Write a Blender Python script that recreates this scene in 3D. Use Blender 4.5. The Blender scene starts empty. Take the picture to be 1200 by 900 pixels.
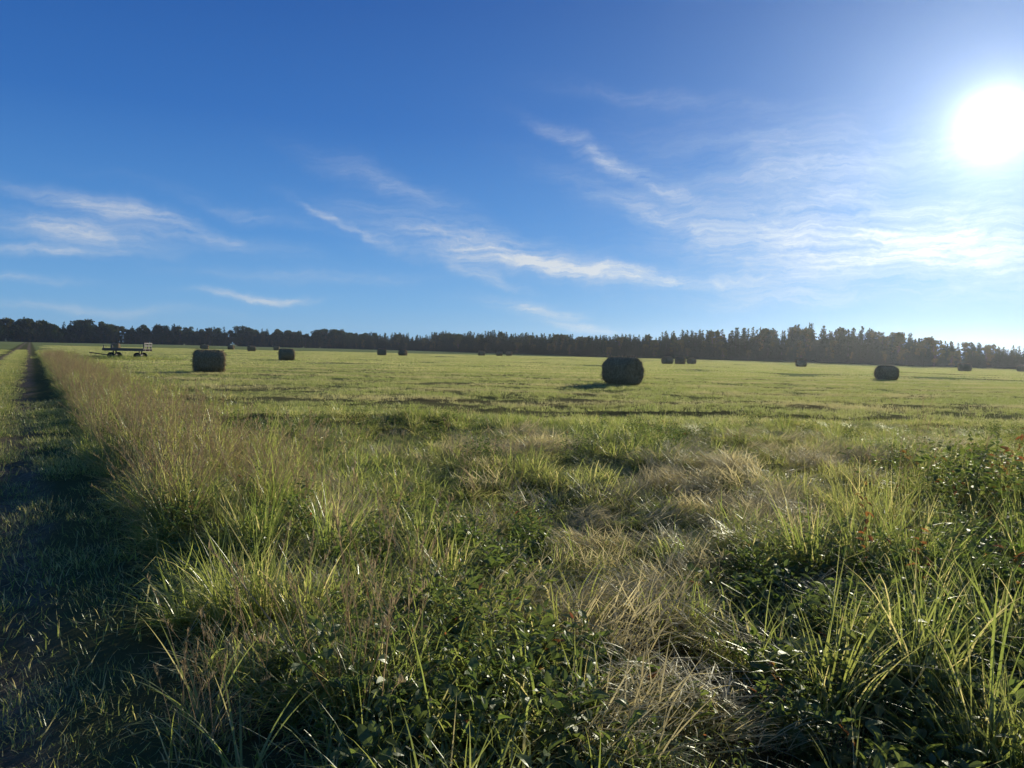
import bpy, math, random
import numpy as np
from mathutils import Vector, Matrix, Euler
R=math.radians
rng=np.random.default_rng(7); random.seed(7)
scene=bpy.context.scene
SUN_AZ,SUN_EL=32.4,14.9

# ------------------------------------------------------------ noise / terrain
def _h(ix,iy,s):
    v=np.sin(ix*127.1+iy*311.7+s*74.7)*43758.5453
    return v-np.floor(v)
def vn(x,y,s=0):
    x=np.asarray(x,float);y=np.asarray(y,float)
    ix=np.floor(x);iy=np.floor(y);fx=x-ix;fy=y-iy
    fx=fx*fx*(3-2*fx);fy=fy*fy*(3-2*fy)
    a=_h(ix,iy,s);b=_h(ix+1,iy,s);c=_h(ix,iy+1,s);d=_h(ix+1,iy+1,s)
    return (a*(1-fx)+b*fx)*(1-fy)+(c*(1-fx)+d*fx)*fy
TN=(1/1.1938,0.652/1.1938)
def dtrack(x,y): return x*TN[0]+y*TN[1]-0.65/1.1938
def ss(a,b,x):
    t=np.clip((x-a)/(b-a),0,1);return t*t*(3-2*t)
def H(x,y):
    x=np.asarray(x,float);y=np.asarray(y,float)
    r=np.hypot(x,y); d=dtrack(x,y)
    near=1-ss(14,40,r)
    off=ss(-0.3,0.8,d)
    h=(vn(x/2.3,y/2.3,3)-.5)*0.30*near*off+(vn(x/.7,y/.7,4)-.5)*0.13*near*(.3+.7*off)
    h+=(vn(x/45,y/45,5)-.5)*0.25*ss(20,60,r)
    f=1-ss(30,60,r)
    for c in (-0.75,-2.35): h-=0.09*np.exp(-((d-c)/.28)**2)*f
    h+=0.10*np.exp(-((d-0.9)/.8)**2)*f
    return h
def boundary(x): return 15.0+2.5*(vn(x/3.,0*x,9)-.5)*2

# ------------------------------------------------------------ node helpers
def mat(name):
    m=bpy.data.materials.new(name);m.use_nodes=True
    nt=m.node_tree;nt.nodes.clear();return m,nt
def nd(nt,t,**k):
    n=nt.nodes.new(t)
    for a,b in k.items(): setattr(n,a,b)
    return n
def lk(nt,a,b): nt.links.new(a,b)
def val(nt,op,a,b=None,c=None,clamp=False):
    n=nd(nt,'ShaderNodeMath',operation=op);n.use_clamp=clamp
    for i,v in enumerate((a,b,c)):
        if v is None: continue
        if isinstance(v,(int,float)): n.inputs[i].default_value=v
        else: lk(nt,v,n.inputs[i])
    return n.outputs[0]
def mixc(nt,f,a,b):
    n=nd(nt,'ShaderNodeMix',data_type='RGBA')
    if isinstance(f,(int,float)): n.inputs[0].default_value=f
    else: lk(nt,f,n.inputs[0])
    for i,v in ((6,a),(7,b)):
        if isinstance(v,tuple): n.inputs[i].default_value=(*v,1)
        else: lk(nt,v,n.inputs[i])
    return n.outputs[2]
def noise(nt,vec,scale,detail=3,rough=.5):
    n=nd(nt,'ShaderNodeTexNoise');n.inputs['Scale'].default_value=scale
    n.inputs['Detail'].default_value=detail;n.inputs['Roughness'].default_value=rough
    if vec is not None: lk(nt,vec,n.inputs['Vector'])
    return n.outputs['Fac']
def maprange(nt,v,a,b,c=0,d=1):
    n=nd(nt,'ShaderNodeMapRange');lk(nt,v,n.inputs[0])
    for i,x in enumerate((a,b,c,d)): n.inputs[i+1].default_value=x
    return n.outputs[0]
ROWA=R(-9)
def rowmask(nt,P):
    mp=nd(nt,'ShaderNodeMapping');mp.inputs['Rotation'].default_value=(0,0,ROWA);lk(nt,P,mp.inputs[0])
    s=nd(nt,'ShaderNodeSeparateXYZ');lk(nt,mp.outputs[0],s.inputs[0])
    wob=noise(nt,P,.05,3,.5)
    ph=val(nt,'MULTIPLY_ADD',wob,7.,val(nt,'MULTIPLY',s.outputs[1],6.2832/6.0))
    w=maprange(nt,val(nt,'SINE',ph),.2,.85)
    brk=maprange(nt,noise(nt,P,.22,4,.6),.36,.52)
    return val(nt,'MULTIPLY',w,brk)

def foliage_mat(name,A,B,Y,D,trans=.5,gloss=.02,rough=.45,tmul=2.2,nscale=.35,rows=None,tt=(1.05,1,.6)):
    m,nt=mat(name)
    at=nd(nt,'ShaderNodeAttribute',attribute_name='Col')
    sp=nd(nt,'ShaderNodeSeparateColor');lk(nt,at.outputs['Color'],sp.inputs[0])
    oi=nd(nt,'ShaderNodeObjectInfo');ge=nd(nt,'ShaderNodeNewGeometry')
    n1=noise(nt,ge.outputs['Position'],nscale,4,.6)
    c=mixc(nt,sp.outputs[0],A,B)
    yf=maprange(nt,n1,.42,.64)
    yf=val(nt,'MULTIPLY_ADD',oi.outputs['Random'],.32,val(nt,'MULTIPLY',yf,.7),clamp=True)
    c=mixc(nt,yf,c,Y)
    if rows: c=mixc(nt,val(nt,'MULTIPLY',rowmask(nt,ge.outputs['Position']),.9),c,rows)
    c=mixc(nt,sp.outputs[2],c,D)
    df=nd(nt,'ShaderNodeBsdfDiffuse');lk(nt,c,df.inputs[0])
    tc=nd(nt,'ShaderNodeMix',data_type='RGBA',blend_type='MULTIPLY');tc.inputs[0].default_value=1
    lk(nt,c,tc.inputs[6]);tc.inputs[7].default_value=(tmul*tt[0],tmul*tt[1],tmul*tt[2],1)
    tr=nd(nt,'ShaderNodeBsdfTranslucent');lk(nt,tc.outputs[2],tr.inputs[0])
    mx=nd(nt,'ShaderNodeMixShader');mx.inputs[0].default_value=trans
    lk(nt,df.outputs[0],mx.inputs[1]);lk(nt,tr.outputs[0],mx.inputs[2])
    sh=mx.outputs[0]
    if gloss:
        gl=nd(nt,'ShaderNodeBsdfGlossy');gl.inputs['Roughness'].default_value=rough
        gl.inputs[0].default_value=(.95,.95,.78,1)
        m2=nd(nt,'ShaderNodeMixShader');m2.inputs[0].default_value=gloss
        lk(nt,sh,m2.inputs[1]);lk(nt,gl.outputs[0],m2.inputs[2]);sh=m2.outputs[0]
    o=nd(nt,'ShaderNodeOutputMaterial');lk(nt,sh,o.inputs[0])
    return m
M_GRASS=foliage_mat('grass_blades',(.08,.13,.028),(.155,.205,.048),(.22,.225,.075),(.46,.39,.22),tmul=2.7,gloss=.05,rough=.36)
M_STRAW=foliage_mat('straw',(.38,.31,.16),(.54,.46,.26),(.48,.40,.21),(.62,.54,.34),tmul=1.5,gloss=.04,rough=.42,tt=(1.05,1,.72))
M_STUB=foliage_mat('mown_grass',(.15,.195,.055),(.22,.25,.075),(.27,.27,.105),(.38,.34,.20),nscale=.12,gloss=.02,rows=(.36,.31,.18),tt=(1.03,1.02,.68))
M_DRY=foliage_mat('dry_stalks',(.19,.145,.075),(.30,.23,.125),(.24,.18,.09),(.40,.31,.18),trans=.4,gloss=.02,tmul=1.6,tt=(1.,.93,.75))
M_LEAF=foliage_mat('weed_leaves',(.04,.08,.02),(.085,.13,.032),(.11,.135,.04),(.19,.065,.03),gloss=.04,rough=.38,trans=.45,tmul=2.6)
M_CON=foliage_mat('conifer_foliage',(.020,.045,.02),(.032,.06,.026),(.04,.06,.024),(.06,.075,.035),trans=.1,gloss=.0,nscale=.02)
M_DEC=foliage_mat('deciduous_foliage',(.032,.058,.02),(.05,.075,.022),(.075,.08,.025),(.16,.11,.03),trans=.2,gloss=.0,nscale=.03)
def simple(name,col,rough=.8,bump=0,scale=20,metal=0):
    m,nt=mat(name)
    p=nd(nt,'ShaderNodeBsdfPrincipled');tc=nd(nt,'ShaderNodeTexCoord')
    n=noise(nt,tc.outputs['Object'],scale,5,.6)
    c=mixc(nt,n,tuple(x*.6 for x in col),tuple(min(1,x*1.35) for x in col));lk(nt,c,p.inputs['Base Color'])
    p.inputs['Roughness'].default_value=rough;p.inputs['Metallic'].default_value=metal
    if bump:
        b=nd(nt,'ShaderNodeBump');b.inputs['Strength'].default_value=bump;lk(nt,n,b.inputs['Height']);lk(nt,b.outputs[0],p.inputs['Normal'])
    o=nd(nt,'ShaderNodeOutputMaterial');lk(nt,p.outputs[0],o.inputs[0]);return m
M_BARK=simple('bark',(.07,.06,.05),bump=.5)
M_WOOD=simple('weathered_wood',(.16,.13,.10),bump=.3,scale=9)
M_STEEL=simple('rusty_steel',(.11,.07,.05),rough=.6,scale=6)
M_RUBBER=simple('tyre_rubber',(.03,.03,.03),rough=.85)

# ------------------------------------------------------------ mesh helpers
def mkmesh(name,V,F,C,mats,mi=None,smooth=False):
    me=bpy.data.meshes.new(name);me.from_pydata([tuple(v) for v in V],[],[tuple(f) for f in F])
    if C is not None:
        a=me.color_attributes.new('Col','FLOAT_COLOR','POINT')
        a.data.foreach_set('color',np.asarray(C,np.float32).ravel())
    for m in mats: me.materials.append(m)
    if mi is not None: me.polygons.foreach_set('material_index',np.asarray(mi,np.int32))
    if smooth: me.polygons.foreach_set('use_smooth',[True]*len(me.polygons))
    me.update();return me
def blades(bx,by,bz,L,th0,k,phi,w,seg,dry,pw=2.0,kink=0):
    n=len(bx);t=np.linspace(0,1,seg+1)[None,:]
    th=th0[:,None]+k[:,None]*t**1.3
    if kink:
        kp=rng.uniform(.25,.8,n)[:,None];ka=np.where(rng.random(n)<kink,rng.uniform(.5,1.6,n),0)[:,None]
        th=th+ka*(t>kp)
    th=np.clip(th,-.2,2.3)
    ds=(L/seg)[:,None]
    r=np.concatenate([np.zeros((n,1)),np.cumsum(np.sin(th[:,:-1])*ds,1)],1)
    z=np.concatenate([np.zeros((n,1)),np.cumsum(np.cos(th[:,:-1])*ds,1)],1)+bz[:,None]
    z=np.maximum(z,0.005)
    cx=bx[:,None]+r*np.cos(phi)[:,None];cy=by[:,None]+r*np.sin(phi)[:,None]
    hw=w[:,None]*.5*np.maximum(1-t**pw,.06)*(.6+.4*np.minimum(t*5,1))
    tw=phi+np.pi/2+rng.uniform(-.9,.9,n)
    dx=np.cos(tw)[:,None]*hw;dy=np.sin(tw)[:,None]*hw
    V=np.stack([np.stack([cx-dx,cy-dy,z],-1),np.stack([cx+dx,cy+dy,z],-1)],2).reshape(-1,3)
    base=(np.arange(n)*2*(seg+1))[:,None];j=np.arange(seg)[None,:]*2
    a=base+j
    F=np.stack([a,a+1,a+3,a+2],-1).reshape(-1,4)
    rd=rng.random(n)
    C=np.zeros((n,seg+1,2,4));C[...,0]=rd[:,None,None];C[...,1]=t[:,:,None];C[...,2]=dry[:,None,None];C[...,3]=1
    return V,F,C.reshape(-1,4)
def tuft(n,rad,Lr,th,kr,wr,seg,dryp,kink=0):
    rr=rad*np.sqrt(rng.random(n));aa=rng.uniform(0,2*np.pi,n)
    bx=rr*np.cos(aa);by=rr*np.sin(aa)
    phi=aa+rng.normal(0,1.1,n)
    L=rng.uniform(*Lr,n);dry=np.where(rng.random(n)<dryp,rng.uniform(.5,1,n),rng.uniform(0,.15,n))
    return blades(bx,by,np.zeros(n)-.02,L,rng.uniform(*th,n),rng.uniform(*kr,n),phi,rng.uniform(*wr,n),seg,dry,kink=kink)
def join(parts):
    V=[];F=[];C=[];mi=[];o=0
    for p in parts:
        v,f,c=p[:3];k=p[3] if len(p)>3 else 0
        V.append(np.asarray(v,float).reshape(-1,3));F+= [[i+o for i in q] for q in f];C.append(c);mi+=[k]*len(f);o+=len(v)
    return np.concatenate(V),F,np.concatenate(C),mi
def protos(cname,meshes):
    c=bpy.data.collections.new(cname)
    for i,me in enumerate(meshes):
        c.objects.link(bpy.data.objects.new('%s_%02d'%(cname,i),me))
    return c
def scatter(name,coll,x,y,scale,tilt=0.,nidx=1,idx=None,zoff=0.,zs=None):
    n=len(x)
    me=bpy.data.meshes.new(name);z=H(x,y)+zoff
    me.vertices.add(n);me.vertices.foreach_set('co',np.stack([x,y,z],-1).astype(np.float32).ravel())
    rot=np.stack([rng.normal(0,tilt,n) if tilt else np.zeros(n),rng.normal(0,tilt,n) if tilt else np.zeros(n),rng.uniform(0,2*np.pi,n)],-1)
    a=me.attributes.new('rot','FLOAT_VECTOR','POINT');a.data.foreach_set('vector',rot.astype(np.float32).ravel())
    if zs is None: zs=np.ones(n)
    sc=np.stack([scale,scale,scale*zs],-1)
    a=me.attributes.new('scl','FLOAT_VECTOR','POINT');a.data.foreach_set('vector',sc.astype(np.float32).ravel())
    if idx is None: idx=rng.integers(0,nidx,n)
    a=me.attributes.new('idx','INT','POINT');a.data.foreach_set('value',np.asarray(idx,np.int32))
    ob=bpy.data.objects.new(name,me);scene.collection.objects.link(ob)
    g=bpy.data.node_groups.new(name+'_scatter','GeometryNodeTree')
    g.interface.new_socket('Geometry',in_out='INPUT',socket_type='NodeSocketGeometry')
    g.interface.new_socket('Geometry',in_out='OUTPUT',socket_type='NodeSocketGeometry')
    gi=g.nodes.new('NodeGroupInput');go=g.nodes.new('NodeGroupOutput')
    ci=g.nodes.new('GeometryNodeCollectionInfo');ci.inputs['Collection'].default_value=coll
    ci.inputs['Separate Children'].default_value=True;ci.inputs['Reset Children'].default_value=True
    ip=g.nodes.new('GeometryNodeInstanceOnPoints');ip.inputs['Pick Instance'].default_value=True
    def na(nm,t):
        q=g.nodes.new('GeometryNodeInputNamedAttribute');q.data_type=t;q.inputs['Name'].default_value=nm;return q.outputs['Attribute']
    L=g.links.new
    L(gi.outputs[0],ip.inputs['Points']);L(ci.outputs[0],ip.inputs['Instance'])
    L(na('rot','FLOAT_VECTOR'),ip.inputs['Rotation']);L(na('scl','FLOAT_VECTOR'),ip.inputs['Scale']);L(na('idx','INT'),ip.inputs['Instance Index'])
    L(ip.outputs[0],go.inputs[0])
    mo=ob.modifiers.new('scatter','NODES');mo.node_group=g
    return ob
def wedge(n,y0,y1,ml=1.5,mr=2.,kl=.74,kr=.74):
    y=np.sqrt(rng.uniform(y0*y0,y1*y1,int(n)))
    x=rng.uniform(-1,1,int(n));x=np.where(x<0,x*(kl*y+ml),x*(kr*y+mr));return x,y

# ------------------------------------------------------------ ground
N=340
u=np.linspace(-1,1,N);ax=2600*np.sinh(7.4*u)/np.sinh(7.4)
GX,GY=np.meshgrid(ax,ax+6.0);GZ=H(GX,GY)
V=np.stack([GX,GY,GZ],-1).reshape(-1,3)
i=np.arange(N-1);I,J=np.meshgrid(i,i);a=(J*N+I).ravel()
F=np.stack([a,a+1,a+N+1,a+N],-1)
m,nt=mat('field_soil_and_grass')
ge=nd(nt,'ShaderNodeNewGeometry');P=ge.outputs['Position']
dot=nd(nt,'ShaderNodeVectorMath',operation='DOT_PRODUCT');lk(nt,P,dot.inputs[0]);dot.inputs[1].default_value=(TN[0],TN[1],0)
d=val(nt,'SUBTRACT',dot.outputs['Value'],.5445)
wob=noise(nt,P,.9,3);d=val(nt,'ADD',d,val(nt,'MULTIPLY_ADD',wob,.5,-.25))
ab=val(nt,'ABSOLUTE',val(nt,'ADD',d,1.55))
rut=val(nt,'ABSOLUTE',val(nt,'SUBTRACT',ab,.8));rutm=maprange(nt,rut,.15,.42,1,0)
track=maprange(nt,ab,1.5,1.9,1,0)
ln=nd(nt,'ShaderNodeVectorMath',operation='LENGTH');lk(nt,P,ln.inputs[0])
far=maprange(nt,ln.outputs['Value'],14,60)
fine=noise(nt,P,9,9,.75);mid=noise(nt,P,.35,5,.6);big=noise(nt,P,.03,4,.6)
nearc=mixc(nt,fine,(.05,.042,.018),(.17,.14,.065))
farc=mixc(nt,maprange(nt,mid,.35,.65),(.19,.245,.068),(.30,.32,.13))
farc=mixc(nt,maprange(nt,big,.4,.65),farc,(.24,.29,.09))
farc=mixc(nt,val(nt,'MULTIPLY',rowmask(nt,P),.9),farc,(.20,.17,.08))
c=mixc(nt,far,nearc,farc)
dirt=mixc(nt,maprange(nt,fine,.3,.7),(.10,.075,.045),(.32,.25,.16))
tcol=mixc(nt,fine,(.07,.08,.03),(.17,.16,.07))
tcol=mixc(nt,val(nt,'MULTIPLY',rutm,maprange(nt,mid,.35,.5,.4,1)),tcol,dirt)
c=mixc(nt,track,c,tcol)
p=nd(nt,'ShaderNodeBsdfPrincipled');lk(nt,c,p.inputs['Base Color']);p.inputs['Roughness'].default_value=1;p.inputs['Specular IOR Level'].default_value=.0
b=nd(nt,'ShaderNodeBump');b.inputs['Strength'].default_value=.9;b.inputs['Distance'].default_value=.06;lk(nt,fine,b.inputs['Height']);lk(nt,b.outputs[0],p.inputs['Normal'])
o=nd(nt,'ShaderNodeOutputMaterial');lk(nt,p.outputs[0],o.inputs[0])
ground=bpy.data.objects.new('ground',mkmesh('ground',V,F,None,[m],smooth=True));scene.collection.objects.link(ground)

# ------------------------------------------------------------ grass prototypes
gt=[]
for k in range(8):
    p1=tuft(70,.17,(.16,.42),(.05,1.0),(.3,2.3),(.005,.013),6,.14,kink=.4)
    p2=tuft(65,.22,(.15,.38),(.9,1.55),(.1,.9),(.005,.011),4,.52,kink=.25)
    v,f,c,mi=join([p1,p2]);gt.append(mkmesh('grass_tuft',v,f,c,[M_GRASS]))
C_G=protos('grass_tuft',gt)
tt=[]
for k in range(4):
    p1=tuft(70,.12,(.45,.85),(.02,.4),(.1,1.5),(.006,.013),7,.22,kink=.3)
    v,f,c,mi=join([p1]);tt.append(mkmesh('tall_grass_tuft',v,f,c,[M_GRASS]))
C_T=protos('tall_grass_tuft',tt)
ft=[]
for k in range(5):
    n=135;rr=.30*np.sqrt(rng.random(n));aa=rng.uniform(0,6.28,n)
    p1=blades(rr*np.cos(aa),rr*np.sin(aa),rng.uniform(.0,.16,n),rng.uniform(.15,.45,n),rng.uniform(.9,1.6,n),rng.uniform(0,.9,n),rng.normal(0,.7,n),rng.uniform(.005,.012,n),5,rng.random(n)*.8,kink=.25)
    p2=tuft(30,.28,(.15,.34),(.7,1.5),(.1,.9),(.005,.011),4,.2,kink=.25)
    v,f,c,mi=join([(*p1,0),(*p2,1)]);ft.append(mkmesh('flattened_straw',v,f,c,[M_STRAW,M_GRASS],mi))
C_F=protos('flattened_straw',ft)
ct=[]
for k in range(4):
    p1=tuft(300,.5,(.05,.14),(.1,.9),(.1,1.2),(.005,.009),3,.3);ct.append(mkmesh('short_turf',*join([p1])[:3],[M_GRASS]))
C_C=protos('short_turf',ct)
st=[]
for k in range(6):
    p1=tuft(430,.75,(.04,.13),(.0,1.3),(0,1.),(.006,.012),2,.32)
    cl=[]
    for q in range(7):
        v,f,c=tuft(30,.09,(.06,.2),(.05,.8),(.1,1.),(.007,.012),3,.22);v=v+np.array([*rng.uniform(-.6,.6,2),0]);cl.append((v,f,c))
    st.append(mkmesh('mown_patch',*join([p1]+cl)[:3],[M_STUB]))
C_S=protos('mown_patch',st)
bt=[]
for k in range(4):
    p1=tuft(1500,3.,(.06,.17),(.0,1.1),(0,.8),(.03,.06),2,.3);bt.append(mkmesh('mown_field_patch',*join([p1])[:3],[M_STUB]))
C_B=protos('mown_field_patch',bt)
ds=[]
for k in range(6):
    parts=[]
    for q in range(8):
        L=rng.uniform(.5,1.15,1);bx=rng.uniform(-.15,.15,1);by=rng.uniform(-.15,.15,1);th=rng.uniform(0,.45,1);kk=rng.uniform(0,.7,1);ph=rng.uniform(0,6.28,1)
        for ex in (0,1):
            v,f,c=blades(bx,by,np.zeros(1),L,th,kk,ph,np.array([.004]),8,np.array([.8]),pw=8);parts.append((v,f,c,0))
        tip=v.reshape(-1,2,3).mean(1)
        nb=28;tt_=rng.uniform(.78,1,nb)*8;i0=np.clip(tt_.astype(int),0,7);fr=tt_-i0
        pos=tip[i0]*(1-fr)[:,None]+tip[np.minimum(i0+1,8)]*fr[:,None]
        v,f,c=blades(pos[:,0],pos[:,1],pos[:,2],rng.uniform(.015,.055,nb),rng.uniform(.1,.7,nb),rng.uniform(.2,1,nb),rng.uniform(0,6.28,nb),rng.uniform(.003,.008,nb),2,rng.uniform(.0,1,nb));parts.append((v,f,c,0))
    v,f,c=tuft(34,.15,(.2,.55),(.1,.8),(.4,1.6),(.004,.007),5,.9,kink=.4);parts.append((v,f,c,0))
    v,f,c=tuft(38,.17,(.2,.5),(.1,.8),(.4,1.6),(.005,.010),5,.15,kink=.4);parts.append((v,f,c,1))
    v,f,c,mi=join(parts);ds.append(mkmesh('dry_stalk_clump',v,f,c,[M_DRY,M_GRASS],mi))
C_D=protos('dry_stalk_clump',ds)
rd_=[mkmesh('reed_grass',*join([tuft(16,.07,(.55,1.05),(.1,.7),(.5,1.5),(.013,.022),9,.1)])[:3],[M_GRASS]) for k in range(3)]
C_E=protos('reed_grass',rd_)
def leaf(pos,dirv,up,ln_,w,fold=.25,droop=.3,red=0):
    dirv=dirv.normalized();side=dirv.cross(up).normalized();nrm=side.cross(dirv).normalized()
    prof=[(0,.04),(.18,.62),(.4,1),(.62,.86),(.82,.5),(1,.02)]
    V=[];F=[]
    for t,wd in prof:
        ctr=pos+dirv*ln_*t-nrm*(droop*ln_*t*t)
        jag=random.uniform(.85,1.12)
        V+= [ctr+side*w*.5*wd*jag+nrm*fold*w*.5*wd,ctr,ctr-side*w*.5*wd*jag+nrm*fold*w*.5*wd]
    for j in range(5):
        a=j*3;F+=[[a,a+1,a+4,a+3],[a+1,a+2,a+5,a+4]]
    C=np.zeros((len(V),4));C[:,0]=random.random();C[:,1]=1;C[:,2]=red;C[:,3]=1
    return np.array([tuple(v) for v in V]),F,C
def plant(stems,hr,leaf_l,per,redp,lean=.35,asp=.55,redall=0):
    parts=[]
    for s in range(stems):
        h=random.uniform(*hr);ph=random.uniform(0,6.28);p=Vector((random.uniform(-.18,.18),random.uniform(-.18,.18),0));th=random.uniform(0,lean)
        n=per;seg=h/n;th_add=random.uniform(.01,.07)
        path=[p.copy()]
        redplant=random.random()<redall
        for j in range(n):
            dv=Vector((math.sin(th)*math.cos(ph),math.sin(th)*math.sin(ph),math.cos(th)))
            p=p+dv*seg;th+=th_add;path.append(p.copy())
            t=(j+1)/n
            if t<.15: continue
            for q in range(2 if t<.9 else 3):
                an=j*2.4+q*3.14/1.+random.uniform(-.5,.5)
                hv=Vector((math.cos(an),math.sin(an),random.uniform(-.3,.9)*(.4+t)))
                L=random.uniform(*leaf_l)*(1.15-.5*t)
                r=random.uniform(.5,1) if (redplant or random.random()<redp) else random.uniform(0,.06)
                parts.append(leaf(p+hv.normalized()*.02,hv,Vector((random.uniform(-.7,.7),random.uniform(-.7,.7),1)),L,L*asp,random.uniform(.1,.6),random.uniform(.0,.6),r))
        V=[];F=[]
        for j,pp in enumerate(path):
            r=.0035*(1.1-j/len(path))
            for q in range(3): V.append((pp.x+r*math.cos(q*2.1),pp.y+r*math.sin(q*2.1),pp.z))
            if j:
                a=(j-1)*3
                for q in range(3): F.append([a+q,a+(q+1)%3,a+3+(q+1)%3,a+3+q])
        C=np.zeros((len(V),4));C[:,0]=.5;C[:,2]=.25;C[:,3]=1
        parts.append((np.array(V),F,C))
    return join(parts)[:3]
C_W=protos('leafy_weed',[mkmesh('leafy_weed',*plant(7,(.25,.55),(.04,.085),13,.01,asp=.4),[M_LEAF]) for k in range(5)])
C_R=protos('bramble',[mkmesh('bramble',*plant(5,(.4,1.05),(.08,.15),12,.04,lean=.6,asp=.45,redall=.16),[M_LEAF]) for k in range(7)])
C_K=protos('ground_herb',[mkmesh('ground_herb',*plant(8,(.10,.26),(.04,.09),7,.01,lean=1.,asp=.55),[M_LEAF]) for k in range(4)])

# ------------------------------------------------------------ scatter vegetation
def flat(x,y): # trampled areas
    w1=.35*(vn(x/.5,y/.5,71)-.5)
    f=1.4*np.exp(-(((x-.85-.08*(y-4.8)+w1)/.66)**2+((y-4.9+w1)/1.35)**2))+1.2*np.exp(-(((x-2.3+w1)/.55)**2+((y-8.0)/1.5)**2))+.6*np.exp(-(((x+1.6)/.5)**2+((y-6.5)/.6)**2))+.6*np.exp(-(((x-.1)/.9)**2+((y-11)/.9)**2))+.5*np.exp(-(((x-4.5)/.9)**2+((y-11)/1.2)**2))
    return np.clip(f,0,1)
x,y=wedge(7200,1.7,18.5)
d_=dtrack(x,y);k=(y<boundary(x))&(d_>.1+.4*vn(x,y,12))&(rng.random(len(x))>flat(x,y)*.95)&(vn(x/1.1,y/1.1,21)>.22)
x,y=x[k],y[k]
hs=.36+1.05*ss(.35,.95,vn(x/1.0,y/1.0,8));hs*=1-.3*ss(8,16,y);hs*=1-.5*flat(x,y)
scatter('meadow_grass',C_G,x,y,rng.uniform(.75,1.2,len(x)),.2,8,zs=hs)
x,y=wedge(2400,1.5,19,4,2);d_=dtrack(x,y)
rutd=np.abs(np.abs(d_+1.55)-.8)
k=((d_>-.2)|(rutd>.30)|(rng.random(len(x))<.55))
x,y=x[k],y[k];scatter('grass_turf',C_C,x,y,rng.uniform(.5,1.1,len(x)),.05,4)
def tr(s,dd):
    ux,uy=-.5461,.8377;ox,oy=TN[0]*.5445,TN[1]*.5445
    return ox+ux*s+TN[0]*dd,oy+uy*s+TN[1]*dd
s=rng.uniform(14,130,1900);dd=np.where(rng.random(1900)<.5,rng.uniform(-1.9,-1.2,1900),rng.uniform(-9,-3.,1900))
x,y=tr(s,dd);scatter('track_verge_turf',C_C,x,y,rng.uniform(.6,1.2,len(x)),.05,4)
n=3000;s=3+110*rng.random(n)**1.25;dd=.25+np.abs(rng.normal(0,1.5,n));k=dd<4.6;x,y=tr(s[k],dd[k])
scatter('verge_grass',C_G,x,y,rng.uniform(.8,1.3,len(x)),.18,8,zs=rng.uniform(.6,1.2,len(x)))
n=380;s=4+90*rng.random(n)**1.2;dd=.35+np.abs(rng.normal(0,1.0,n));x,y=tr(s,dd)
scatter('tall_grass',C_T,x,y,rng.uniform(.6,1.0,n),.12,4)
n=1150;s=6+64*rng.random(n)**1.15;dd=.3+np.abs(rng.normal(.3,.9,n));k=vn(s/3.,dd,91)>.22;x,y=tr(s[k],dd[k])
x2,y2=wedge(55,2.6,12);k=(dtrack(x2,y2)>.5)&(flat(x2,y2)<.15)
x3=rng.normal(-.8,.3,10);y3=rng.normal(3.3,.4,10)
x=np.concatenate([x,x2[k],x3]);y=np.concatenate([y,y2[k],y3])
scatter('dry_stalks',C_D,x,y,rng.uniform(.5,.95,len(x)),.16,6)
x,y=wedge(45,3,15);k=(dtrack(x,y)>.6)&(flat(x,y)<.15)&~((np.abs(x-.6)<.6)&(y<4.2));x,y=x[k],y[k]
scatter('tall_grass_clumps',C_T,x,y,rng.uniform(.45,.75,len(x)),.12,4)
x,y=wedge(2700,2.2,14);k=(rng.random(len(x))<np.clip(flat(x,y)*1.5,0,1)*.9+.07)&(dtrack(x,y)>.5);x,y=x[k],y[k]
scatter('flattened_straw',C_F,x,y,rng.uniform(.55,1.0,len(x)),.2,5,zoff=.04)
x,y=wedge(2000,1.8,16);k=(dtrack(x,y)>.4)&(rng.random(len(x))<.7*ss(.55,.8,vn(x/2.6,y/2.6,33))+.03)&(flat(x,y)<.2)&(y<boundary(x)-1);x,y=x[k],y[k]
scatter('leafy_weeds',C_W,x,y,rng.uniform(.55,1.0,len(x)),.12,5)
x,y=wedge(800,1.7,6);k=(x>-.9)&(dtrack(x,y)>.5)&(vn(x/.8,y/.8,51)>.4)&(flat(x,y)<.3);x,y=x[k],y[k]
scatter('ground_herbs',C_K,x,y,rng.uniform(.8,1.5,len(x)),.15,4)
x,y=wedge(1000,1.9,8.5,0,3.);e=x-(.22*y+.4);k=(e>0)&(rng.random(len(x))<(.3+.4*ss(0,1.2,e))*(.4+1.2*ss(.3,.7,vn(x/.7,y/.7,83))))&(y<4+e*1.8)&(flat(x,y)<.3);x,y,e=x[k],y[k],e[k]
scatter('bramble_bushes',C_R,x,y,(.45+.45*ss(0,2.4,e))*rng.uniform(.65,1.15,len(x)),.22,7,zs=rng.uniform(.7,1.15,len(x)))
x,y=wedge(560,2.2,9,0,3.);e=x-(.3*y+.4);k=(e>0)&(y<5.5+e*1.8);x,y=x[k],y[k]
scatter('tall_grass_in_brambles',C_T,x,y,rng.uniform(.6,1.05,len(x)),.18,4)
x=np.array([2.05,1.75,-.95,-1.25,.1,2.6,1.2]);y=np.array([3.1,2.75,2.6,3.0,2.75,3.8,2.5])
scatter('reed_grass',C_E,x,y,np.array([.95,.7,.55,.6,.45,.9,.5]),.1,3)
x,y=wedge(3900,12,58,4,4);d_=dtrack(x,y);k=(y>boundary(x)-1.5)&(d_>2.4);x,y=x[k],y[k]
scatter('mown_field_grass',C_S,x,y,rng.uniform(.8,1.2,len(x)),.02,6,zs=.4+.8*vn(x/4,y/1.3,61))
x,y=wedge(2600,52,210,6,6);d_=dtrack(x,y);k=(d_>4);x,y=x[k],y[k]
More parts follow.
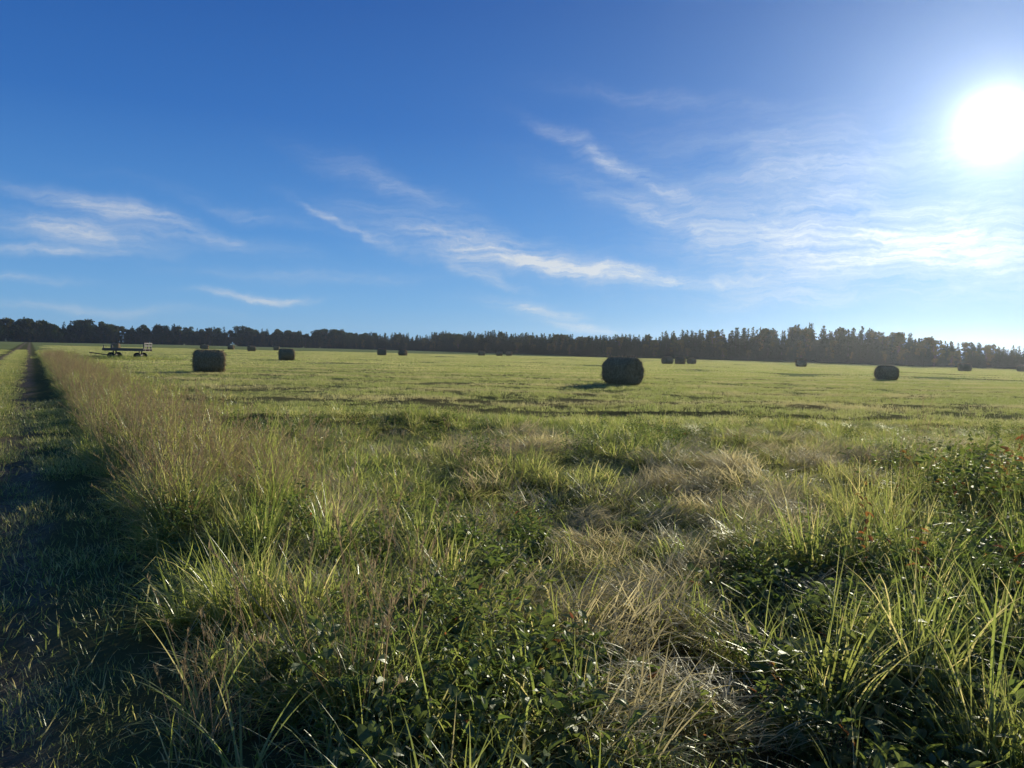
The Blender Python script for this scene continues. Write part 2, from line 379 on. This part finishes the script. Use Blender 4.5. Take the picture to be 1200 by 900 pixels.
scatter('distant_field_grass',C_B,x,y,rng.uniform(.9,1.2,len(x)),0,4,zs=.4+.8*vn(x/16,y/5,62))

# ------------------------------------------------------------ trees
def tri_cloud(cs,sz,dr,flat_=.6):
    n=len(cs);a=rng.normal(0,1,(n,3));a/=np.linalg.norm(a,axis=1)[:,None]
    b=rng.normal(0,1,(n,3));b[:,2]*=flat_;b-= (a*b).sum(1)[:,None]*a;b/=np.linalg.norm(b,axis=1)[:,None]
    s=rng.uniform(.6,1.3,n)[:,None]*sz
    V=np.stack([cs+a*s,cs+b*s*.7,cs-a*s*.8,cs-b*s*.6],1).reshape(-1,3)
    F=np.arange(4*n).reshape(-1,4)
    C=np.zeros((n,4,4));C[...,0]=rng.random(n)[:,None];C[...,2]=np.where(rng.random(n)<dr,.7,0)[:,None];C[...,3]=1
    return V,F.tolist(),C.reshape(-1,4)
def limb(p0,p1,r0,r1):
    p0=np.array(p0,float);p1=np.array(p1,float);d=p1-p0;a=np.cross(d,[.3,.9,.2]);a/=np.linalg.norm(a);b=np.cross(d,a);b/=np.linalg.norm(b)
    V=[];q=[i*math.pi/3 for i in range(6)]
    for p,r in ((p0,r0),(p1,r1)):
        for t in q: V.append(p+r*(a*math.cos(t)+b*math.sin(t)))
    F=[[i,(i+1)%6,6+(i+1)%6,6+i] for i in range(6)];C=np.zeros((12,4));C[:,3]=1
    return np.array(V),F,C
def conifer(Hh,rb):
    parts=[(*limb((0,0,0),(0,0,Hh*.93),.16,.03),1)]
    cs=[];z=Hh*.04
    while z<Hh*.99:
        t=z/Hh;r=rb*(1-t)**.75*random.uniform(.7,1.2)+.15
        nb=max(4,int(12*(1-t)+4))
        for q in range(nb):
            an=random.uniform(0,6.28);rl=r*random.uniform(.6,1.15)
            for s in np.linspace(.2,1,max(2,int(rl/.27))):
                cs.append((math.cos(an)*rl*s,math.sin(an)*rl*s,z-.25*rl*s*s+random.uniform(-.08,.08)))
        z+=random.uniform(.22,.4)
    v,f,c=tri_cloud(np.array(cs),.28,.02,.35);parts.append((v,f,c,0))
    v,f,c,mi=join(parts);return mkmesh('spruce',v,f,c,[M_CON,M_BARK],mi)
def decid(Hh,w,dr):
    parts=[(*limb((0,0,0),(.1,0,Hh*.45),.2,.13),1)]
    cs=[]
    for q in range(15):
        an=random.uniform(0,6.28);rr=w*random.uniform(.15,.75);z=Hh*random.uniform(.18,.9);rr*=1.15-abs(z/Hh-.5)
        c0=np.array([rr*math.cos(an),rr*math.sin(an),z]);parts.append((*limb((.1,0,Hh*.3),c0,.08,.02),1))
        n=110;v=rng.normal(0,1,(n,3));v/=np.linalg.norm(v,axis=1)[:,None];R_=random.uniform(.16,.28)*w*1.3
        cs.append(c0+v*(R_*rng.uniform(.5,1.1,n)[:,None])*np.array([1,1,.75]))
    v,f,c=tri_cloud(np.concatenate(cs),.3,dr);parts.append((v,f,c,0))
    v,f,c,mi=join(parts);return mkmesh('broadleaf_tree',v,f,c,[M_DEC,M_BARK],mi)
TREES=[conifer(10,2.5),conifer(10,2.1),conifer(10,2.9),conifer(10,1.9),decid(10,4,.05),decid(10,3.2,.1),decid(10,4.5,.0),decid(10,3.5,.4)]
C_TR=protos('forest_tree',TREES)
pl=[(-420,380,14),(-300,430,14.6),(-262,490,14),(-200,530,13.3),(-120,500,11.8),(-48,420,10.2),(28,240,8.1),(59,205,8.2),(75,190,9.7),(86,165,6.8),(104,150,5.8),(122,140,5.8),(190,120,6)]
xs=[];ys=[];hh=[];ix=[]
for a,b in zip(pl[:-1],pl[1:]):
    L=math.hypot(b[0]-a[0],b[1]-a[1]);n=int(L/1.5*(1 if b[1]>300 else 1.9))+1
    for q in range(n*4):
        t=random.random();row=(q%4)
        px=a[0]+(b[0]-a[0])*t;py=a[1]+(b[1]-a[1])*t;nx,ny=-(b[1]-a[1])/L,(b[0]-a[0])/L
        off=row*3.2+random.uniform(-1.6,1.6)
        px+=nx*off;py+=ny*off
        h0=a[2]+(b[2]-a[2])*t
        h=h0*random.choice([.68,.76,.84,.92,1.,1.1])*(.76+.34*float(vn(px/13,py/13,77)))*(.55 if row==0 else 1)
        left=px/py<-.2
        ci=random.choice([4,5,6,6,7,0,1]) if left else random.choice([0,1,2,3,0,1,2,2,0,5])
        xs.append(px);ys.append(py);hh.append(h/10);ix.append(ci)
hh=np.array(hh)
scatter('distant_forest',C_TR,np.array(xs),np.array(ys),hh,.02,8,idx=np.array(ix),zoff=-.1,zs=np.ones(len(xs)))

# ------------------------------------------------------------ hay bales
mh,nt=mat('hay')
tc=nd(nt,'ShaderNodeTexCoord');mp=nd(nt,'ShaderNodeMapping');mp.inputs['Scale'].default_value=(14,3,3);lk(nt,tc.outputs['Object'],mp.inputs[0])
n1=noise(nt,mp.outputs[0],2.2,6,.7);n2=noise(nt,tc.outputs['Object'],2,3)
at=nd(nt,'ShaderNodeAttribute',attribute_name='Col');sp=nd(nt,'ShaderNodeSeparateColor');lk(nt,at.outputs['Color'],sp.inputs[0])
c=mixc(nt,maprange(nt,n1,.3,.7),(.13,.09,.04),(.42,.31,.16));c=mixc(nt,maprange(nt,n2,.4,.7,0,.5),c,(.24,.18,.09));c=mixc(nt,sp.outputs[2],c,(.50,.39,.22))
p=nd(nt,'ShaderNodeBsdfPrincipled');p.inputs['Roughness'].default_value=1;p.inputs['Specular IOR Level'].default_value=.0;lk(nt,c,p.inputs['Base Color'])
b=nd(nt,'ShaderNodeBump');b.inputs['Strength'].default_value=.9;b.inputs['Distance'].default_value=.03;lk(nt,n1,b.inputs['Height']);lk(nt,b.outputs[0],p.inputs['Normal'])
o=nd(nt,'ShaderNodeOutputMaterial');lk(nt,p.outputs[0],o.inputs[0])
def bale(seed,fuzz=1800):
    L=1.5;na=72
    prof=[(-L/2-.02,.03),(-L/2+.0,.14),(-L/2-.02,.25),(-L/2+.005,.36),(-L/2-.015,.46),(-L/2,.55),(-L/2+.04,.62),(-L/2+.11,.665)]
    for q in np.linspace(-L/2+.18,L/2-.18,16): prof.append((q,.68+.012*math.sin(q*31)))
    prof+=[(-a,b) for a,b in reversed(prof[:8])]
    V=[];F=[]
    for j,(ax_,rr) in enumerate(prof):
        for i in range(na):
            t=2*math.pi*i/na
            nz=float(vn(i/2.5+seed*9,j/1.3,seed)-.5)*.05*min(1,rr/.5)+float(vn(math.cos(t)*2+5,math.sin(t)*2+seed,seed+3)-.5)*.13
            r2=rr*(1+nz);yy=r2*math.cos(t)*1.04;zz=r2*math.sin(t)
            if zz<-.56: zz=-.56+(zz+.56)*.3
            zz*=.97
            V.append((ax_+float(vn(i/3,j+seed,seed+7)-.5)*.05,yy,zz+.60))
    nr=len(prof)
    for j in range(nr-1):
        for i in range(na): F.append([j*na+i,j*na+(i+1)%na,(j+1)*na+(i+1)%na,(j+1)*na+i])
    F.append(list(range(na))[::-1]);F.append([(nr-1)*na+i for i in range(na)])
    C=np.zeros((len(V),4));C[:,3]=1
    n=fuzz;Vs=[];Fs=[]
    for q in range(n):
        v=Vector(V[random.randrange(na*2,len(V)-na*2)]);c0=Vector((v.x*.8,0,.6));nrm=(v-c0).normalized()
        tg=nrm.cross(Vector((random.uniform(-1,1),random.uniform(-1,1),random.uniform(-1,1)))).normalized()
        e=v+tg*random.uniform(.04,.16)+nrm*random.uniform(.0,.12)-Vector((0,0,random.uniform(0,.05)))
        s=nrm.cross(tg)*.008;k=len(Vs)
        Vs+=[tuple(v-s-nrm*.01),tuple(v+s-nrm*.01),tuple(e+s*.5),tuple(e-s*.5)];Fs.append([k,k+1,k+2,k+3])
    Cs=np.zeros((len(Vs),4));Cs[:,2]=rng.random(n).repeat(4);Cs[:,3]=1
    v,f,c,mi=join([(np.array(V),F,C),(np.array(Vs),Fs,Cs)])
    return mkmesh('hay_bale',v,f,c,[mh],smooth=True)
BM=[bale(1),bale(2),bale(3)]
bales=[(-16.4,40,28,1.0),(-22.9,75,25,.95),(5.5,36.8,-52,1.1),(28.6,56.5,20,.9),(23.2,111,30,.95),(25.6,113,-25,.95),
(-25.8,146,20,1.05),(-21.8,147,-20,.98),(-83,200,15,1),(-86,206,60,1),(-78,205,0,1),(-67,210,10,1),(-8,190,20,1.0),(-1,205,-30,1),(46,118,0,.95),(30,124,40,.85),(-3.5,196,10,1),
(-80.5,150,10,1.),(80,116,30,.9),(66,108,10,.95),(-60,170,50,1)]
for q,(x_,y_,rz,s_) in enumerate(bales):
    ob=bpy.data.objects.new('hay_bale',BM[q%3]);ob.location=(x_,y_,float(H(x_,y_))-.0);ob.rotation_euler=(0,0,R(rz));ob.scale=(s_,)*3
    scene.collection.objects.link(ob)

# ------------------------------------------------------------ farm wagon
VW=[];FW=[];MW=[]
def box(cx,cy,cz,sx,sy,sz,mi,ry=0):
    k=len(VW)
    for a in (-.5,.5):
        for b_ in (-.5,.5):
            for c_ in (-.5,.5):
                p=Vector((a*sx,b_*sy,c_*sz))
                if ry: p=Matrix.Rotation(ry,3,'Y')@p
                VW.append((p.x+cx,p.y+cy,p.z+cz))
    for f in ((0,1,3,2),(4,6,7,5),(0,4,5,1),(2,3,7,6),(0,2,6,4),(1,5,7,3)): FW.append([k+i for i in f]);MW.append(mi)
def wheel(cx,cy,cz,r,w):
    n=24;prof=[(-w/2,.08),(-w/2*.6,.12),(-w/2*.5,r*.55),(-w/2,r*.62),(-w/2,r*.93),(-w/2*.7,r),(w/2*.7,r),(w/2,r*.93),(w/2,r*.62),(w/2*.5,r*.55),(w/2*.6,.12),(w/2,.08)]
    k=len(VW)
    for a,b_ in prof:
        for i in range(n): t=6.28318*i/n;VW.append((cx+b_*math.cos(t),cy+a,cz+b_*math.sin(t)))
    for j in range(len(prof)-1):
        for i in range(n): FW.append([k+j*n+i,k+j*n+(i+1)%n,k+(j+1)*n+(i+1)%n,k+(j+1)*n+i]);MW.append(2 if 2<j<8 else 1)
    FW.append([k+i for i in range(n)]);MW.append(1);FW.append([k+(len(prof)-1)*n+i for i in range(n)][::-1]);MW.append(1)
for i in range(9): box(0,-.96+.24*i,.93,3.3,.225,.06,0)
for yy in (-.5,.5): box(0,yy,.83,3.2,.1,.14,1)
for yy in (-1.09,1.09): box(0,yy,.86,3.3,.03,.22,0)
for xx in (-1.5,-.7,.1,.9,1.55): box(xx,0,.745,.08,2.,.025,1)
for xx in (-1.05,1.05):
    box(xx,0,.38,.1,1.5,.1,1);box(xx,.3,.58,.08,.08,.3,1);box(xx,-.3,.58,.08,.08,.3,1)
    for yy in (-.8,.8): wheel(xx,yy,.31,.31,.17)
box(-2.3,0,.45,1.6,.09,.09,1,ry=.12)
for yy in (-.9,0,.9): box(1.62,yy,1.22,.08,.08,.52,0)
for zz in (1.2,1.42): box(1.675,0,zz,.03,2.0,.1,0)
for yy in (-.9,.9): box(-1.6,yy,1.08,.07,.07,.26,0)
me=mkmesh('farm_wagon',VW,FW,None,[M_WOOD,M_STEEL,M_RUBBER],MW)
wg=bpy.data.objects.new('farm_wagon',me);wg.location=(-33.3,64,float(H(-33.3,64)));wg.rotation_euler=(0,0,R(8));scene.collection.objects.link(wg)
x=rng.normal(-32.6,2.4,260);y=rng.normal(61.6,1.3,260)
scatter('grass_around_wagon',C_G,x,y,rng.uniform(1.1,1.8,260),.1,8)

# ------------------------------------------------------------ thin ground haze
m,nt=mat('evening_haze');vs=nd(nt,'ShaderNodeVolumeScatter');vs.inputs['Density'].default_value=1.6e-4;vs.inputs['Anisotropy'].default_value=.74;vs.inputs[0].default_value=(.92,.98,1,1)
o=nd(nt,'ShaderNodeOutputMaterial');lk(nt,vs.outputs[0],o.inputs['Volume'])
V=[(x,y,z) for x in (-900,900) for y in (-60,900) for z in (-3,26)]
F=[(0,1,3,2),(4,6,7,5),(0,4,5,1),(2,3,7,6),(0,2,6,4),(1,5,7,3)]
hz=bpy.data.objects.new('haze',mkmesh('haze',V,F,None,[m]));scene.collection.objects.link(hz)

# ------------------------------------------------------------ sun & sky
sd=Vector((math.sin(R(SUN_AZ))*math.cos(R(SUN_EL)),math.cos(R(SUN_AZ))*math.cos(R(SUN_EL)),math.sin(R(SUN_EL))))
sl=bpy.data.lights.new('sun','SUN');sl.energy=5.0;sl.angle=R(.5);sl.color=(1,.95,.86)
so=bpy.data.objects.new('sun',sl);so.rotation_euler=(-sd).to_track_quat('-Z','Y').to_euler();scene.collection.objects.link(so)
w=bpy.data.worlds.new('World');scene.world=w;w.use_nodes=True;nt=w.node_tree;nt.nodes.clear()
sky=nd(nt,'ShaderNodeTexSky',sky_type='NISHITA');sky.sun_disc=False;sky.sun_elevation=R(SUN_EL);sky.sun_rotation=R(SUN_AZ)
sky.air_density=1.0;sky.dust_density=0;sky.ozone_density=3
tc=nd(nt,'ShaderNodeTexCoord');G=tc.outputs['Generated']
sx=nd(nt,'ShaderNodeSeparateXYZ');lk(nt,G,sx.inputs[0])
az=val(nt,'MULTIPLY',val(nt,'ARCTAN2',sx.outputs[0],sx.outputs[1]),57.2958)
el=val(nt,'MULTIPLY',val(nt,'ARCSINE',sx.outputs[2]),57.2958)
cb=nd(nt,'ShaderNodeCombineXYZ');lk(nt,az,cb.inputs[0]);lk(nt,el,cb.inputs[1])
rp=nd(nt,'ShaderNodeValToRGB');lk(nt,val(nt,'DIVIDE',el,90.,clamp=True),rp.inputs[0])
er=rp.color_ramp.elements
stops=[(0,(.26,.50,.77)),(.035,(.18,.42,.75)),(.09,(.09,.29,.66)),(.18,(.034,.16,.50)),(.30,(.013,.085,.35)),(1,(.024,.08,.26))]
er[0].position=0;er[0].color=(*stops[0][1],1);er[1].position=1;er[1].color=(*stops[-1][1],1)
for ps,cc in stops[1:-1]:
    e_=er.new(ps);e_.color=(*cc,1)
skm=nd(nt,'ShaderNodeMix',data_type='RGBA',blend_type='MULTIPLY');skm.inputs[0].default_value=1;lk(nt,sky.outputs[0],skm.inputs[6]);skm.inputs[7].default_value=(.04,.062,.10,1)
skc=mixc(nt,.80,skm.outputs[2],rp.outputs[0])
nz=nd(nt,'ShaderNodeTexNoise');nz.inputs['Scale'].default_value=.16;nz.inputs['Detail'].default_value=6;nz.inputs['Roughness'].default_value=.58;lk(nt,cb.outputs[0],nz.inputs['Vector'])
sb=nd(nt,'ShaderNodeVectorMath',operation='SUBTRACT');lk(nt,nz.outputs['Color'],sb.inputs[0]);sb.inputs[1].default_value=(.5,.5,.5)
ml=nd(nt,'ShaderNodeVectorMath',operation='MULTIPLY');lk(nt,sb.outputs[0],ml.inputs[0]);ml.inputs[1].default_value=(9,2.8,0)
ad=nd(nt,'ShaderNodeVectorMath',operation='ADD');lk(nt,cb.outputs[0],ad.inputs[0]);lk(nt,ml.outputs[0],ad.inputs[1])
wisps=[(-26.1,8.4,6.5,.6,-10,.9),(-30.5,7.3,4.8,.8,-4,.8),(-31.5,5.9,4.5,.32,2,.7),(-34,4.0,3.5,.25,0,.65),(-19,3.6,3.2,.26,0,.8),
(-9.2,12,5.5,.8,-18,.28),(-12.4,8.8,3.,.35,-25,.6),(-2.5,7.8,7,1.1,-11,1.2),(5,6.2,9,.6,-5,1.2),(-2.5,5.5,3,.4,-14,.6),
(8.5,13.7,6,.6,-24,.75),(11,10.4,7,1.1,-19,.4),(1.3,3.3,3,.45,-7,.9),(5,1.9,3,.35,-7,.7),(26.5,7.4,11,2.3,-4,1.25),(24,12.0,11,3.2,-10,.5),
(10.5,18.5,7,.5,-8,.15),(-15,5.2,7,.4,0,.3),(-20,9.5,6,.5,-10,.2),(14,5.5,8,.4,0,.4),(-29,2.2,7,.3,0,.4),(20,4.2,9,.6,2,.3)]
tot=None
for (a0,e0,Lx,W,an,it) in wisps:
    mp=nd(nt,'ShaderNodeMapping',vector_type='TEXTURE');mp.inputs['Location'].default_value=(a0,e0,0);mp.inputs['Rotation'].default_value=(0,0,R(an));mp.inputs['Scale'].default_value=(Lx,W,1)
    lk(nt,ad.outputs[0],mp.inputs[0])
    dt=nd(nt,'ShaderNodeVectorMath',operation='DOT_PRODUCT');lk(nt,mp.outputs[0],dt.inputs[0]);lk(nt,mp.outputs[0],dt.inputs[1])
    g=val(nt,'MULTIPLY',val(nt,'EXPONENT',val(nt,'MULTIPLY',dt.outputs['Value'],-1.)),it)
    tot=g if tot is None else val(nt,'ADD',tot,g)
ms=nd(nt,'ShaderNodeMapping');ms.inputs['Rotation'].default_value=(0,0,R(12));ms.inputs['Scale'].default_value=(.11,.6,1);lk(nt,ad.outputs[0],ms.inputs[0])
s1=noise(nt,ms.outputs[0],1.0,8,.62)
ms2=nd(nt,'ShaderNodeMapping');ms2.inputs['Rotation'].default_value=(0,0,R(-14));ms2.inputs['Scale'].default_value=(.5,3.0,1);lk(nt,ad.outputs[0],ms2.inputs[0])
s2=noise(nt,ms2.outputs[0],1.0,7,.68)
st_=val(nt,'MULTIPLY',maprange(nt,s1,.30,.58),maprange(nt,s2,.25,.62,.25,1))
cl=val(nt,'MULTIPLY',tot,st_,clamp=True)
nm=nd(nt,'ShaderNodeVectorMath',operation='DOT_PRODUCT');lk(nt,G,nm.inputs[0]);nm.inputs[1].default_value=sd
ang=val(nt,'MULTIPLY',val(nt,'ARCCOSINE',val(nt,'MINIMUM',nm.outputs['Value'],.999999)),57.2958)
gl1=val(nt,'MULTIPLY',val(nt,'EXPONENT',val(nt,'MULTIPLY',ang,-1/.8)),5.5)
gl2=val(nt,'MULTIPLY',val(nt,'EXPONENT',val(nt,'MULTIPLY',ang,-1/5.)),.60)
gl3=val(nt,'MULTIPLY',val(nt,'EXPONENT',val(nt,'MULTIPLY',ang,-1/15.)),.22)
bg=nd(nt,'ShaderNodeBackground');lk(nt,skc,bg.inputs[0]);bg.inputs[1].default_value=1
bc=nd(nt,'ShaderNodeBackground');bc.inputs[0].default_value=(.82,.86,.90,1)
cs_=val(nt,'MULTIPLY_ADD',gl3,1.0,.80);lk(nt,cs_,bc.inputs[1])
mxs=nd(nt,'ShaderNodeMixShader');lk(nt,val(nt,'MULTIPLY',cl,.9),mxs.inputs[0]);lk(nt,bg.outputs[0],mxs.inputs[1]);lk(nt,bc.outputs[0],mxs.inputs[2])
bs=nd(nt,'ShaderNodeBackground');bs.inputs[0].default_value=(.95,.98,.98,1);lk(nt,val(nt,'ADD',gl1,gl2),bs.inputs[1])
bs3=nd(nt,'ShaderNodeBackground');bs3.inputs[0].default_value=(.52,.85,1,1);lk(nt,gl3,bs3.inputs[1])
ads=nd(nt,'ShaderNodeAddShader');lk(nt,mxs.outputs[0],ads.inputs[0]);lk(nt,bs.outputs[0],ads.inputs[1])
ad3=nd(nt,'ShaderNodeAddShader');lk(nt,ads.outputs[0],ad3.inputs[0]);lk(nt,bs3.outputs[0],ad3.inputs[1])
o=nd(nt,'ShaderNodeOutputWorld');lk(nt,ad3.outputs[0],o.inputs[0])

# ------------------------------------------------------------ camera
cam=bpy.data.cameras.new('camera');cam.lens=26;cam.sensor_width=36;cam.clip_start=.05;cam.clip_end=6000
co=bpy.data.objects.new('camera',cam)
co.matrix_world=Matrix.Translation((0,0,1.62))@Matrix.Rotation(R(90-2.63),4,'X')@Matrix.Rotation(R(1.26),4,'Z')
scene.collection.objects.link(co);scene.camera=co
scene.view_settings.view_transform='Standard';scene.view_settings.look='None';scene.view_settings.exposure=0
